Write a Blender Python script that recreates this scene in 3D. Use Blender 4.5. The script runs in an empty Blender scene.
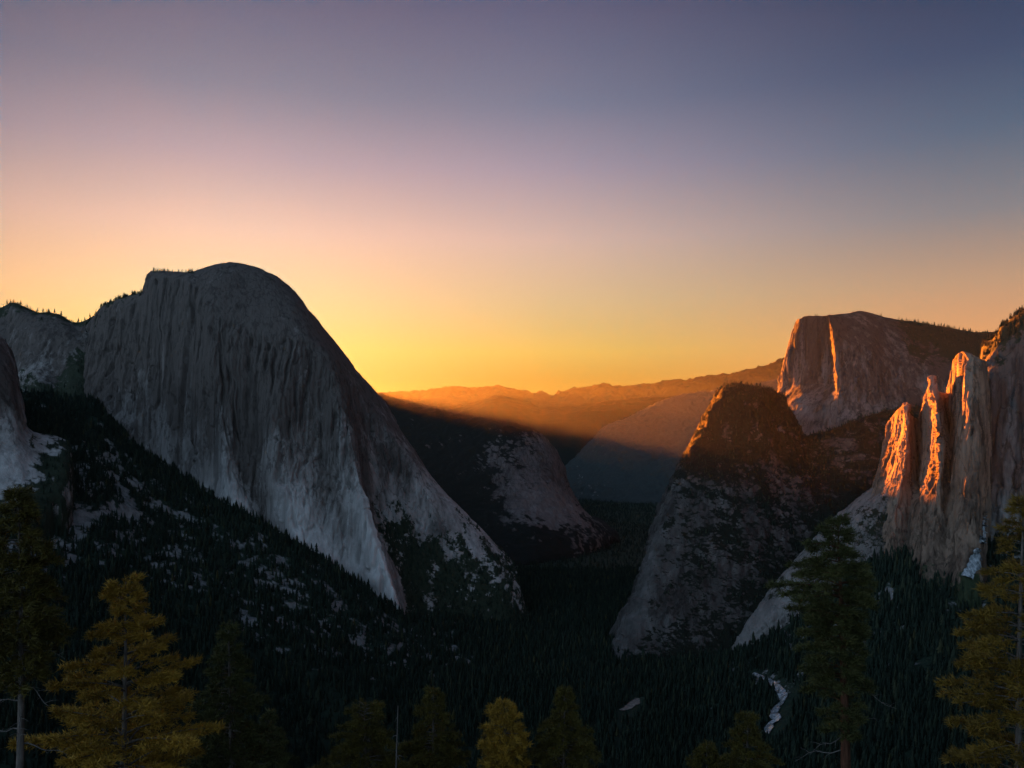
import bpy, math, time
import numpy as np
from mathutils import Vector
from mathutils.bvhtree import BVHTree

T0 = time.time()
S = bpy.context.scene
COL = S.collection
F = 796.0            # focal length of the camera in picture pixels
HZ = 440.0           # eye level row
FLOOR = -705.0       # valley floor, metres below the eye
SUN_AZ = math.radians(-20.0)   # measured from +Y towards +X
SUN_EL = math.radians(4.95)
EXPOSURE = 4.0
SUN = np.array([math.sin(SUN_AZ) * math.cos(SUN_EL), math.cos(SUN_AZ) * math.cos(SUN_EL), math.sin(SUN_EL)])


# ------------------------------------------------------------------ noise
_rng = np.random.default_rng(7)
_PERM = np.concatenate([_rng.permutation(256)] * 3).astype(np.int32)
_GR = _rng.normal(size=(256, 3)); _GR /= np.linalg.norm(_GR, axis=1)[:, None]
_GR = _GR.astype(np.float32)


def perlin(p):
    p = np.asarray(p, np.float32)
    i = np.floor(p).astype(np.int32); f = p - i
    i &= 255
    u = f * f * f * (f * (f * 6 - 15) + 10)
    out = 0
    for dx in (0, 1):
        wx = u[:, 0] if dx else 1 - u[:, 0]
        for dy in (0, 1):
            wy = u[:, 1] if dy else 1 - u[:, 1]
            for dz in (0, 1):
                wz = u[:, 2] if dz else 1 - u[:, 2]
                h = _PERM[_PERM[_PERM[i[:, 0] + dx] + i[:, 1] + dy] + i[:, 2] + dz]
                g = _GR[h]
                d = g[:, 0] * (f[:, 0] - dx) + g[:, 1] * (f[:, 1] - dy) + g[:, 2] * (f[:, 2] - dz)
                out = out + wx * wy * wz * d
    return out * 1.5


def fbm(p, scale, octs=4, gain=0.5, off=0.0):
    q = np.asarray(p, np.float64) / np.asarray(scale, float) + off
    a, s, t = 1.0, 0.0, 0.0
    for o in range(octs):
        s = s + a * perlin(np.mod(q * 2 ** o + 17.3 * o, 256.0)); t += a; a *= gain
    return s / t


def ridged(p, scale, octs=3, gain=0.5, off=0.0):
    q = np.asarray(p, np.float64) / np.asarray(scale, float) + off
    a, s, t = 1.0, 0.0, 0.0
    for o in range(octs):
        s = s + a * (1 - 2 * np.abs(perlin(np.mod(q * 2 ** o + 9.1 * o, 256.0)))); t += a; a *= gain
    return s / t


def cells(p, scale, off=0):
    """random value of the nearest jittered cell, and how close a cell border is"""
    q = np.asarray(p, np.float32) / np.asarray(scale, np.float32)
    i = np.floor(q).astype(np.int32)
    b1 = np.full(len(q), 9.0, np.float32); b2 = b1.copy(); val = np.zeros(len(q), np.float32)
    for dx in (-1, 0, 1):
        for dy in (-1, 0, 1):
            for dz in (-1, 0, 1):
                c = i + (dx, dy, dz)
                h = _PERM[_PERM[_PERM[c[:, 0] + off & 255] + c[:, 1] & 255] + c[:, 2] & 255]
                d = ((c + 0.5 + 0.5 * _GR[h]) - q); d = (d * d).sum(1)
                nearer = d < b1
                b2 = np.where(nearer, b1, np.minimum(b2, d)); val = np.where(nearer, h, val); b1 = np.where(nearer, d, b1)
    return val / 127.5 - 1, np.sqrt(b2) - np.sqrt(b1)


def sstep(a, b, x):
    t = np.clip((x - a) / (b - a), 0, 1); return t * t * (3 - 2 * t)


# ------------------------------------------------------------------ lofted land forms
def P(px, py, d):
    return (px - 512.0) / F * d, d, (HZ - py) / F * d


def pchip(t, y, tq):
    """monotone cubic through y (n, ...) at knots t, sampled at tq"""
    h = np.diff(t); sh = (-1,) + (1,) * (y.ndim - 1)
    hh = h.reshape(sh)
    dl = np.diff(y, axis=0) / hh
    m = np.zeros_like(y)
    if len(t) > 2:
        w1 = 2 * hh[1:] + hh[:-1]; w2 = hh[1:] + 2 * hh[:-1]
        a, b = dl[:-1], dl[1:]
        ok = a * b > 0
        den = np.where(ok, w1 / np.where(ok, a, 1) + w2 / np.where(ok, b, 1), 1)
        m[1:-1] = np.where(ok, (w1 + w2) / den, 0)
    m[0] = dl[0]; m[-1] = dl[-1]
    k = np.clip(np.searchsorted(t, tq, side='right') - 1, 0, len(h) - 1)
    s = ((tq - t[k]) / h[k]).reshape(sh); H = h[k].reshape(sh)
    y0, y1, m0, m1 = y[k], y[k + 1], m[k], m[k + 1]
    s2, s3 = s * s, s * s * s
    return (2*s3-3*s2+1)*y0 + (s3-2*s2+s)*H*m0 + (-2*s3+3*s2)*y1 + (s3-s2)*H*m1


def knots(a, axis, lo):
    d = np.linalg.norm(np.diff(a[..., :3], axis=axis), axis=-1)
    d = np.maximum(d.mean(axis=1 - axis), lo)
    return np.concatenate([[0], np.cumsum(d)])


def grid_normals(v):
    du = np.gradient(v, axis=1); dv = np.gradient(v, axis=0)
    n = np.cross(dv, du)
    n /= np.linalg.norm(n, axis=-1)[..., None] + 1e-9
    return n


def loft(cols, nu, counts, backs=()):
    """cols: list of columns, each a list of (px, py, d[, veg[, pale]]) from the top down.
    Returns vertex grid (rows, cols, 3), veg and pale grids."""
    A = np.zeros((len(cols[0]), len(cols), 5))
    for j, c in enumerate(cols):
        for i, q in enumerate(c):
            A[i, j, :3] = P(*q[:3])
            A[i, j, 3] = q[3] if len(q) > 3 else 0
            A[i, j, 4] = q[4] if len(q) > 4 else 0
    tv = np.arange(A.shape[0], dtype=float)
    tq = np.concatenate([np.linspace(i, i + 1, n, endpoint=False) for i, n in enumerate(counts)] + [[len(counts)]])
    # along a column: chord-length knots keep the profile fair
    kv = knots(A, 0, 1.0); A = pchip(kv, A, np.interp(tq, tv, kv))
    ku = knots(A, 1, 1.0); A = pchip(ku, A.swapaxes(0, 1), np.linspace(0, ku[-1], nu)).swapaxes(0, 1)
    return A[..., :3], A[..., 3], A[..., 4]


def mesh_obj(name, verts, faces, mat, parent=None, smooth=True, attrs=None):
    """verts (n,3), faces (m,k) of one size"""
    me = bpy.data.meshes.new(name)
    verts = np.ascontiguousarray(verts, np.float32); faces = np.ascontiguousarray(faces, np.int32)
    m, k = faces.shape
    me.vertices.add(len(verts)); me.vertices.foreach_set('co', verts.ravel())
    me.loops.add(m * k); me.loops.foreach_set('vertex_index', faces.ravel())
    me.polygons.add(m); me.polygons.foreach_set('loop_start', np.arange(0, m * k, k, dtype=np.int32))
    me.polygons.foreach_set('loop_total', np.full(m, k, np.int32))
    if smooth: me.polygons.foreach_set('use_smooth', np.ones(m, bool))
    for an, av in (attrs or {}).items():
        at = me.attributes.new(an, 'FLOAT', 'POINT'); at.data.foreach_set('value', np.ascontiguousarray(av, np.float32).ravel())
    me.update(calc_edges=True)
    if mat: me.materials.append(mat)
    o = bpy.data.objects.new(name, me); COL.objects.link(o)
    if parent: o.parent = parent
    return o


def grid_faces(nr, nc):
    i = np.arange(nr - 1)[:, None] * nc + np.arange(nc - 1)[None, :]
    return np.stack([i, i + nc, i + nc + 1, i + 1], -1).reshape(-1, 4)


LAND = {}


def landform(name, cols, nu, counts, mat, amp=(18, 8, 5, 1.5), seed=0.0, veg_bias=0.0, flute=(38, 420), label=None,
             sc=1.0, tall=True, soft=False, pillar=14.0, joint=(4.0, 30, 30, 420), height_tone=(-400, 350, 0.0, 0.0), joint2=(1.4, 11, 11, 120)):
    """A mountain: lofted front, crest and back, weathered by noise pushed along the normal."""
    ext = []
    for c in cols:
        px, py, dd = c[-1][:3]
        x, y, z = P(px, py, dd); k = 0.985
        ext.append(list(c) + [(px, HZ - (FLOOR - 60) / (y * k) * F, y * k, 1.0)] if z > FLOOR - 30 else list(c) + [(px, py + 4, dd * 0.985, 1.0)])
    V, veg, pale = loft(ext, nu, list(counts) + [14])
    n = grid_normals(V)
    if n[..., 1].mean() > 0: n = -n
    sh = V.shape[:2]
    p0 = V.reshape(-1, 3); p = p0 / sc; nn = n.reshape(-1, 3)
    steep = sstep(0.42, 0.82, 1 - np.abs(nn[:, 2]))
    warp = fbm(p, 160, 2, off=seed + 3) * 25
    pw = p.copy(); pw[:, 0] += warp; pw[:, 1] += warp
    d = amp[0] * fbm(p, 260, 3, off=seed)
    fl = fbm(pw, (flute[0], flute[0], flute[1]), 4, 0.52, off=seed + 1) + 0.35 * (ridged(pw, (flute[0] * .6, flute[0] * .6, flute[1] * 1.2), 2, off=seed + 7) - 0.5)
    crack = np.maximum(ridged(pw, (flute[0] * 1.5, flute[0] * 1.5, flute[1] * 2.2), 2, off=seed + 5) - 0.72, 0) * 3.2
    d = d + amp[1] * steep * (1.3 * fl - 1.9 * crack)
    d = d + pillar * steep * (0.7 * fbm(pw, (150, 150, 1300), 2, off=seed + 6) + 0.55 * (ridged(pw, (210, 210, 1900), 2, 0.45, off=seed + 14) - 0.5))
    d = d + amp[2] * (1.0 - (0.9 if tall else 0.45) * steep) * ridged(p, 70, 4, 0.55, off=seed + 2)
    rough = fbm(p, 14, 3, 0.6, off=seed + 4) * (1 - steep) + fbm(p, (10, 10, 70), 3, 0.6, off=seed + 4) * steep
    d = d + amp[3] * rough
    if joint[0] > 0:                                # jointed slabs and pillars
        w2 = p + np.stack([fbm(p, 45, 2, off=seed + 12 + k) for k in range(3)], 1) * 9
        cv, ce = cells(w2, joint[1:], int(seed))
        d = d + joint[0] * steep * (cv - 0.6 * (1 - sstep(0.0, 0.16, ce)))
        cv, ce = cells(w2, joint2[1:], int(seed) + 5)
        d = d + joint2[0] * (0.3 + 0.7 * steep) * (cv - 0.5 * (1 - sstep(0.0, 0.2, ce)))
    q = p0 + nn * d[:, None]; p = p0
    V2 = q.reshape(*sh, 3)
    n2 = grid_normals(V2)
    if n2[..., 1].mean() > 0: n2 = -n2
    up = n2[..., 2].ravel()
    nz = fbm(p, (80, 80, 150) if tall else 90, 5, 0.65, off=seed + 8)
    vg = veg.ravel() + veg_bias + 0.75 * nz + 0.5 * (np.abs(up) - 0.55)
    vg = sstep(0.22, 0.72, vg + 0.35 * fbm(p, 24, 3, 0.65, off=seed + 9))
    wz = np.interp(p[:, 2] + 120 * fbm(p, (220, 220, 500), 3, off=seed + 13), height_tone[:2], height_tone[2:])  # tone by height: weathered top, polished foot, partly light put into the colour
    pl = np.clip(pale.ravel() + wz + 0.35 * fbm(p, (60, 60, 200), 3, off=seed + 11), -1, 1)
    o = mesh_obj(name, q, grid_faces(*sh), mat, smooth=soft, attrs={'veg': vg, 'pale': pl})
    o['kind'] = 'structure'
    if label: o['label'] = label
    LAND.setdefault(name, []).append((o, V2, n2, vg.reshape(sh)))
    return o


# ------------------------------------------------------------------ node helpers
def new_mat(name):
    m = bpy.data.materials.new(name); m.use_nodes = True
    nt = m.node_tree; b = nt.nodes['Principled BSDF']
    return m, nt, b


def nd(nt, typ, **kw):
    n = nt.nodes.new(typ)
    for k, v in kw.items():
        if k.startswith('i_'):
            key = k[2:]
            n.inputs[int(key) if key.isdigit() else key.replace('_', ' ')].default_value = v
        else: setattr(n, k, v)
    return n


def ramp(nt, fac, stops, interp='LINEAR'):
    r = nt.nodes.new('ShaderNodeValToRGB'); r.color_ramp.interpolation = interp
    e = r.color_ramp.elements
    while len(e) < len(stops): e.new(0.5)
    for i, (p_, c) in enumerate(stops):
        e[i].position = p_; e[i].color = (*c, 1) if len(c) == 3 else c
    nt.links.new(fac, r.inputs[0]); return r.outputs[0]


def mixc(nt, fac, a, b, blend='MIX'):
    m = nt.nodes.new('ShaderNodeMix'); m.data_type = 'RGBA'; m.blend_type = blend
    for idx, v in ((0, fac), (6, a), (7, b)):
        if isinstance(v, (int, float)): m.inputs[idx].default_value = v
        elif isinstance(v, tuple): m.inputs[idx].default_value = (*v, 1) if len(v) == 3 else v
        else: nt.links.new(v, m.inputs[idx])
    return m.outputs[2]


def math_n(nt, op, a, b=None, clamp=False):
    m = nt.nodes.new('ShaderNodeMath'); m.operation = op; m.use_clamp = clamp
    for idx, v in ((0, a), (1, b)):
        if v is None: continue
        if isinstance(v, (int, float)): m.inputs[idx].default_value = v
        else: nt.links.new(v, m.inputs[idx])
    return m.outputs[0]


def noise_n(nt, vec, scale, detail=4, rough=0.6):
    n = nd(nt, 'ShaderNodeTexNoise'); n.inputs['Scale'].default_value = scale
    n.inputs['Detail'].default_value = detail; n.inputs['Roughness'].default_value = rough
    nt.links.new(vec, n.inputs['Vector']); return n.outputs['Fac']


def mapped(nt, vec, scale):
    m = nd(nt, 'ShaderNodeMapping'); m.inputs['Scale'].default_value = scale
    nt.links.new(vec, m.inputs['Vector']); return m.outputs[0]


def granite(name, dark=(0.17, 0.155, 0.145), mid=(0.29, 0.275, 0.265), pale=(0.50, 0.49, 0.48), veg=(0.030, 0.042, 0.022)):
    m, nt, b = new_mat(name)
    L = nt.links.new
    co = nd(nt, 'ShaderNodeTexCoord').outputs['Object']
    av = nd(nt, 'ShaderNodeAttribute', attribute_name='veg').outputs['Fac']
    ap = nd(nt, 'ShaderNodeAttribute', attribute_name='pale').outputs['Fac']
    streak = noise_n(nt, mapped(nt, co, (0.045, 0.045, 0.0028)), 1.0, 5, 0.65)
    patch = noise_n(nt, mapped(nt, co, (0.006, 0.006, 0.004)), 1.0, 4, 0.6)
    grain = noise_n(nt, mapped(nt, co, (0.12, 0.12, 0.05)), 1.0, 4, 0.7)
    f = math_n(nt, 'ADD', math_n(nt, 'MULTIPLY', streak, 0.75), math_n(nt, 'MULTIPLY', patch, 0.55))
    f = math_n(nt, 'ADD', f, math_n(nt, 'MULTIPLY', grain, 0.25))
    wide = noise_n(nt, mapped(nt, co, (0.013, 0.013, 0.0011)), 1.0, 4, 0.6)
    f = math_n(nt, 'ADD', f, math_n(nt, 'MULTIPLY', math_n(nt, 'SUBTRACT', wide, 0.5), 0.9))
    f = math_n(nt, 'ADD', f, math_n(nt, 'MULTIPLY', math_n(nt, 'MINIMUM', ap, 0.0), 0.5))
    f = math_n(nt, 'SUBTRACT', f, 0.28)
    base = ramp(nt, f, [(0.30, dark), (0.52, mid), (0.82, tuple(0.6 * a + 0.4 * c for a, c in zip(mid, pale)))])
    # water streaks: narrow, long, near black lichen
    wet = noise_n(nt, mapped(nt, co, (0.05, 0.05, 0.0009)), 1.0, 5, 0.6)
    wet2 = ramp(nt, wet, [(0.545, (0, 0, 0)), (0.60, (1, 1, 1))])
    base = mixc(nt, math_n(nt, 'MULTIPLY', wet2, 0.62), base, tuple(0.45 * c for c in dark))
    wv = nd(nt, 'ShaderNodeTexNoise'); wv.inputs['Scale'].default_value = 0.012; wv.inputs['Detail'].default_value = 3.0
    L(co, wv.inputs['Vector'])
    va = nd(nt, 'ShaderNodeVectorMath', operation='MULTIPLY_ADD'); L(wv.outputs['Color'], va.inputs[0]); va.inputs[1].default_value = (60, 60, 160); L(co, va.inputs[2])
    vo = nd(nt, 'ShaderNodeTexVoronoi', feature='DISTANCE_TO_EDGE'); vo.inputs['Scale'].default_value = 1.0
    L(mapped(nt, va.outputs[0], (0.022, 0.022, 0.0034)), vo.inputs['Vector'])
    crk = ramp(nt, math_n(nt, 'ADD', vo.outputs['Distance'], math_n(nt, 'MULTIPLY', math_n(nt, 'SUBTRACT', grain, 0.42), 0.22)), [(0.012, (1, 1, 1)), (0.06, (0, 0, 0))])
    base = mixc(nt, math_n(nt, 'MULTIPLY', crk, 0.6), base, tuple(0.4 * c for c in dark))
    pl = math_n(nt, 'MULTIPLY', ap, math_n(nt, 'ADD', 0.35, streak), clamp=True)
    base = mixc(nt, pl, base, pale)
    vn = noise_n(nt, mapped(nt, co, (0.05, 0.05, 0.05)), 1.0, 8, 0.78)
    vf = math_n(nt, 'MULTIPLY_ADD', math_n(nt, 'SUBTRACT', vn, 0.5), 1.5); 
    vf.node.inputs[2].default_value = 0.0
    vf = math_n(nt, 'ADD', vf, av)
    vf = ramp(nt, vf, [(0.22, (0, 0, 0)), (0.62, (1, 1, 1))])
    vc = mixc(nt, vn, tuple(0.55 * c for c in veg), tuple(1.3 * c for c in veg))
    base = mixc(nt, vf, base, vc)
    L(base, b.inputs['Base Color'])
    b.inputs['Roughness'].default_value = 0.9
    b.inputs['Specular IOR Level'].default_value = 0.12
    bn = noise_n(nt, mapped(nt, co, (0.14, 0.14, 0.022)), 1.0, 6, 0.72)
    bu = nd(nt, 'ShaderNodeBump'); bu.inputs['Strength'].default_value = 0.7; bu.inputs['Distance'].default_value = 4.0
    L(bn, bu.inputs['Height']); L(bu.outputs[0], b.inputs['Normal'])
    return m


M_DOME = granite('weathered granite', dark=(0.078, 0.068, 0.063), mid=(0.18, 0.170, 0.164), pale=(0.52, 0.515, 0.51), veg=(0.022, 0.030, 0.019))
M_RED = granite('warm granite', dark=(0.048, 0.040, 0.037), mid=(0.115, 0.102, 0.096), pale=(0.27, 0.26, 0.25), veg=(0.020, 0.024, 0.015))
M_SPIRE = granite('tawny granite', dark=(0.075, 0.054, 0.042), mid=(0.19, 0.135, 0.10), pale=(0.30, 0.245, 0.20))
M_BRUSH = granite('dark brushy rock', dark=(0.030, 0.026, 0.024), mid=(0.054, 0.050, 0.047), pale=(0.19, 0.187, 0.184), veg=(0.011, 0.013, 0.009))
M_SLOPE = granite('forest floor and slabs', dark=(0.06, 0.06, 0.058), mid=(0.15, 0.152, 0.15), pale=(0.32, 0.32, 0.32), veg=(0.020, 0.034, 0.023))
M_WALL = granite('haze tinted valley wall', dark=(0.06, 0.06, 0.062), mid=(0.12, 0.122, 0.126), pale=(0.22, 0.22, 0.225), veg=(0.034, 0.043, 0.043))  # bluish lighter tones stand in for blue haze over the shaded slopes
M_FAR = granite('far wooded rock', dark=(0.045, 0.043, 0.042), mid=(0.078, 0.076, 0.075), pale=(0.19, 0.19, 0.19), veg=(0.011, 0.014, 0.012))


# ================================================================== LAND FORMS
def back(c, rise=6, dd=260, basedd=900):
    """adds the hidden back of a column: base far behind, back shoulder"""
    px, py, d = c[0][:3]
    x, y, z = P(px, py, d)
    def inv(x, y, z): return (512 + x / y * F, HZ - z / y * F, y)
    k = 1 + basedd / d; k2 = 1 + dd / d
    b0 = inv(x * k, d + basedd, FLOOR)
    b1 = inv(x * k2, d + dd, z - 0.12 * dd - rise)
    return [(*b0, 0.3), (*b1, 0.2)] + list(c)


def exec_landforms():
    # ---- the great dome
    v = 0.0
    cols = [
        [(86, 326, 3420, .5), (86, 335, 3340, .3), (86, 350, 3310), (86, 372, 3280), (86, 392, 3230), (88, 412, 3180, .1), (88, 470, 3100, .6)],
        [(106, 307, 3340, .5), (104, 316, 3280, .2), (100, 345, 3240), (97, 370, 3210), (96, 392, 3180), (97, 414, 3130, .1), (98, 480, 3040, .6)],
        [(128, 297, 3280, .5), (124, 306, 3230, .15), (119, 345, 3190), (117, 382, 3160), (118, 408, 3130, 0, .15), (122, 434, 3090, 0, .2), (124, 500, 2980, .6)],
        [(147, 292, 3250, .4), (141, 300, 3190, .1), (136, 345, 3150), (134, 390, 3125), (136, 420, 3100, 0, .2), (140, 446, 3060, 0, .3), (142, 510, 2950, .6)],
        [(151, 273, 3230, .35), (153, 279, 3150, .1), (152, 335, 3110), (151, 385, 3085), (154, 425, 3060, 0, .2), (160, 462, 3030, 0, .3), (164, 520, 2920, .6)],
        [(188, 273, 3200, .2), (187, 280, 3090), (186, 335, 3050), (188, 395, 3020), (190, 445, 2990, 0, .25), (196, 490, 2950, 0, .4), (200, 545, 2850, .6)],
        [(210, 267, 3190), (205, 292, 3050), (204, 345, 2995), (206, 400, 2965), (209, 450, 2935, 0, .25), (216, 500, 2890, 0, .5), (222, 556, 2790, .6)],
        [(234, 263, 3190), (214, 318, 2985), (216, 360, 2945), (220, 412, 2920, 0, .1), (226, 460, 2885, 0, .45), (238, 512, 2840, 0, .8), (244, 566, 2740, .6)],
        [(252, 266, 3200), (236, 336, 2965), (239, 372, 2950, 0, -.3), (244, 424, 2950, 0, -.4), (252, 474, 2918, 0, -.45), (266, 528, 2868, 0, -.2), (272, 580, 2740, .6)],  # negative pale paints the shade of this recess into the rock
        [(272, 274, 3215), (268, 340, 2955), (270, 384, 2930), (277, 436, 2900), (288, 486, 2855, 0, .45), (304, 548, 2795, 0, .7), (310, 600, 2700, .6)],
        [(291, 289, 3235), (300, 342, 2970), (306, 386, 2945), (314, 436, 2935, 0, -.2), (326, 492, 2885, 0, -.1), (346, 572, 2800, 0, .25), (352, 622, 2690, .6)],  # slightly negative pale: recess shade in the colour again
        [(312, 316, 3270), (328, 352, 3020), (342, 396, 2975), (352, 444, 2920, 0, .15), (366, 508, 2850, 0, .6), (400, 612, 2735, 0, .9), (404, 640, 2690, .6)],
        [(322, 328, 3290), (338, 362, 3090), (351, 404, 3060, 0, -.3), (361, 452, 3030, 0, -.4), (374, 515, 2980, .1, -.4), (405, 613, 2860, .2, 0), (410, 645, 2790, .7)],  # shade of the recess behind the rib, put into the rock colour
        [(336, 346, 3310), (348, 374, 3180), (364, 420, 3140), (374, 470, 3110, .1), (388, 535, 3060, .6), (414, 610, 2960, .75), (420, 645, 2880, .8)],
        [(358, 374, 3350), (366, 392, 3260), (384, 432, 3200), (396, 480, 3170, .1), (412, 540, 3100, .72), (446, 610, 2990, .7), (450, 645, 2900, .8)],
        [(376, 393, 3390), (382, 408, 3320), (406, 450, 3240), (426, 492, 3180, 0, .1), (450, 545, 3110, .55, .1), (486, 606, 3010, .75, .1), (490, 645, 2920, .8)],
        [(386, 405, 3430), (394, 420, 3380), (420, 462, 3320), (448, 500, 3240, .1, .25), (476, 540, 3170, .3, .15), (508, 588, 3080, .62, .1), (514, 640, 2960, .8)],
        [(391, 414, 3500), (404, 438, 3470), (434, 484, 3420), (462, 510, 3350, .2, .25), (492, 540, 3300, .3, .2), (518, 573, 3230, .62, .1), (530, 630, 3080, .8)],
        [(386, 422, 3900), (400, 446, 3850), (424, 490, 3800), (450, 520, 3750, .4), (480, 550, 3700, .4), (505, 585, 3600, .5), (520, 628, 3500, .8)],
    ]
    landform('mountain', [back(c) for c in cols], 900, [10, 50, 90, 90, 120, 120, 120, 40], M_DOME, amp=(14, 12, 5, 1.5), flute=(40, 900), pillar=42, seed=1.0, height_tone=(-420, 330, 0.24, -0.75),
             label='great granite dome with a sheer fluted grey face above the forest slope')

    # ---- wooded ridge behind the dome's far shoulder
    cols = [
        [(-260, 290, 3800, .6), (-260, 340, 3500, .2), (-260, 400, 3300, .3), (-260, 470, 3100, .9)],
        [(-120, 302, 3800, .6), (-120, 340, 3500, .2), (-110, 390, 3300, .3), (-100, 450, 3150, .9)],
        [(-30, 306, 3700, .6), (-25, 338, 3520, .1), (-15, 380, 3400, .3), (-10, 440, 3150, .9)],
        [(0, 309, 3700, .6), (4, 332, 3560, .1), (8, 360, 3480, .2), (10, 440, 3150, .9)],
        [(14, 303, 3680, .6), (20, 330, 3520), (24, 362, 3420, .1), (28, 430, 3150, .9)],
        [(36, 312, 3680, .6), (40, 328, 3500), (40, 366, 3400, .1), (45, 420, 3150, .9)],
        [(56, 315, 3650, .6), (60, 330, 3500), (56, 372, 3400, .15), (60, 420, 3150, .9)],
        [(76, 322, 3620, .6), (80, 335, 3520), (78, 362, 3430, .5), (78, 420, 3150, .9)],
        [(90, 318, 3640, .6), (96, 335, 3540, .3), (96, 370, 3430, .8), (96, 430, 3150, .9)],
        [(120, 302, 3700, .6), (130, 340, 3600, .3), (130, 400, 3500, .8), (130, 450, 3300, .9)],
    ]
    landform('mountain', [back(c) for c in cols], 420, [10, 30, 60, 60, 60], M_DOME, amp=(18, 8, 9, 2), seed=4.0, height_tone=(0, 500, 0.1, -0.6),
             label='tree topped grey ridge joining the great dome behind')

    # ---- rounded buttress at the picture's edge, nearer
    cols = [
        [(-330, 330, 2300, .4), (-330, 350, 2200), (-330, 390, 2130), (-330, 440, 2060), (-330, 480, 2000, .4), (-330, 540, 1900, .8)],
        [(-160, 310, 2300, .4), (-160, 340, 2200), (-160, 390, 2130), (-160, 440, 2070), (-160, 490, 2000, .2, .2), (-160, 560, 1900, .8)],
        [(-60, 318, 2350, .3), (-62, 345, 2230), (-62, 390, 2170), (-60, 440, 2120, 0, .2), (-58, 490, 2050, .1, .4), (-55, 560, 1930, .8)],
        [(-12, 330, 2420, .2), (-14, 350, 2290), (-14, 390, 2240), (-12, 432, 2200, 0, .25), (-10, 476, 2130, 0, .5), (-6, 545, 2000, .8)],
        [(0, 338, 2450, .1), (8, 360, 2350), (13, 392, 2300), (16, 425, 2260, 0, .3), (22, 465, 2200, .1, .6), (26, 535, 2050, .8)],
        [(5, 345, 2520, .1), (15, 368, 2450), (22, 396, 2400), (25, 426, 2340, 0, .2), (40, 452, 2290, .2, .6), (46, 520, 2120, .8)],
        [(4, 352, 2640, .2), (14, 378, 2580), (21, 404, 2540), (28, 430, 2450, .2, .1), (60, 440, 2400, .35, .55), (66, 500, 2200, .8)],
        [(0, 365, 2900, .3), (8, 388, 2850), (14, 412, 2800), (26, 436, 2700, .5), (62, 444, 2600, .6), (72, 490, 2350, .9)],
    ]
    landform('cliff', [back(c, dd=150, basedd=500) for c in cols], 420, [10, 25, 50, 80, 80, 80, 60], M_DOME, amp=(8, 6, 4, 1.4), seed=9.0, height_tone=(-300, 250, 0.25, -0.4),
             label='smooth rounded grey granite buttress with a pale apron of slabs')

    # ---- forest slope below the dome
    cols = []
    for px, rows in [
        (-420, [(400, 2900), (440, 2500), (480, 2200), (560, 1850), (650, 1500), (820, 1130)]),
        (-160, [(400, 3050), (440, 2600), (490, 2250), (565, 1880), (650, 1550), (820, 1150)]),
        (0, [(398, 3120), (440, 2700), (490, 2280), (565, 1900), (650, 1600), (820, 1200)]),
        (45, [(396, 3160), (432, 2780), (480, 2430), (560, 2050), (650, 1680), (820, 1250)]),
        (88, [(400, 3160), (428, 2900), (470, 2600), (550, 2180), (650, 1750), (820, 1300)]),
        (120, [(432, 3090), (448, 2950), (490, 2650), (565, 2230), (655, 1800), (820, 1330)]),
        (160, [(463, 3020), (475, 2920), (515, 2650), (580, 2260), (662, 1850), (820, 1380)]),
        (198, [(489, 2945), (500, 2860), (535, 2620), (595, 2270), (670, 1890), (820, 1430)]),
        (240, [(513, 2830), (524, 2760), (556, 2560), (612, 2260), (680, 1930), (820, 1480)]),
        (300, [(547, 2790), (560, 2700), (588, 2510), (636, 2260), (692, 1985), (820, 1560)]),
        (345, [(572, 2775), (584, 2690), (606, 2540), (648, 2310), (698, 2040), (820, 1600)]),
        (402, [(614, 2735), (622, 2660), (640, 2520), (668, 2340), (706, 2100), (820, 1660)]),
        (450, [(618, 2940), (630, 2800), (650, 2600), (676, 2380), (712, 2100), (820, 1680)]),
        (500, [(618, 3080), (632, 2930), (656, 2650), (682, 2380), (718, 2060), (820, 1690)]),
        (560, [(625, 3100), (640, 2900), (664, 2560), (690, 2290), (722, 2020), (820, 1700)]),
    ]:
        cols.append([(px + 4 * i, py, d, (.55, .55, .38, .42, .7, .9)[i], .3) for i, (py, d) in enumerate(rows)])
    landform('hillside', cols, 700, [40, 90, 140, 140, 120], M_SLOPE, amp=(30, 4, 13, 2.5), seed=13.0, joint=(0,),
             label='dark conifer forest slope broken by pale rock outcrops')

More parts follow.
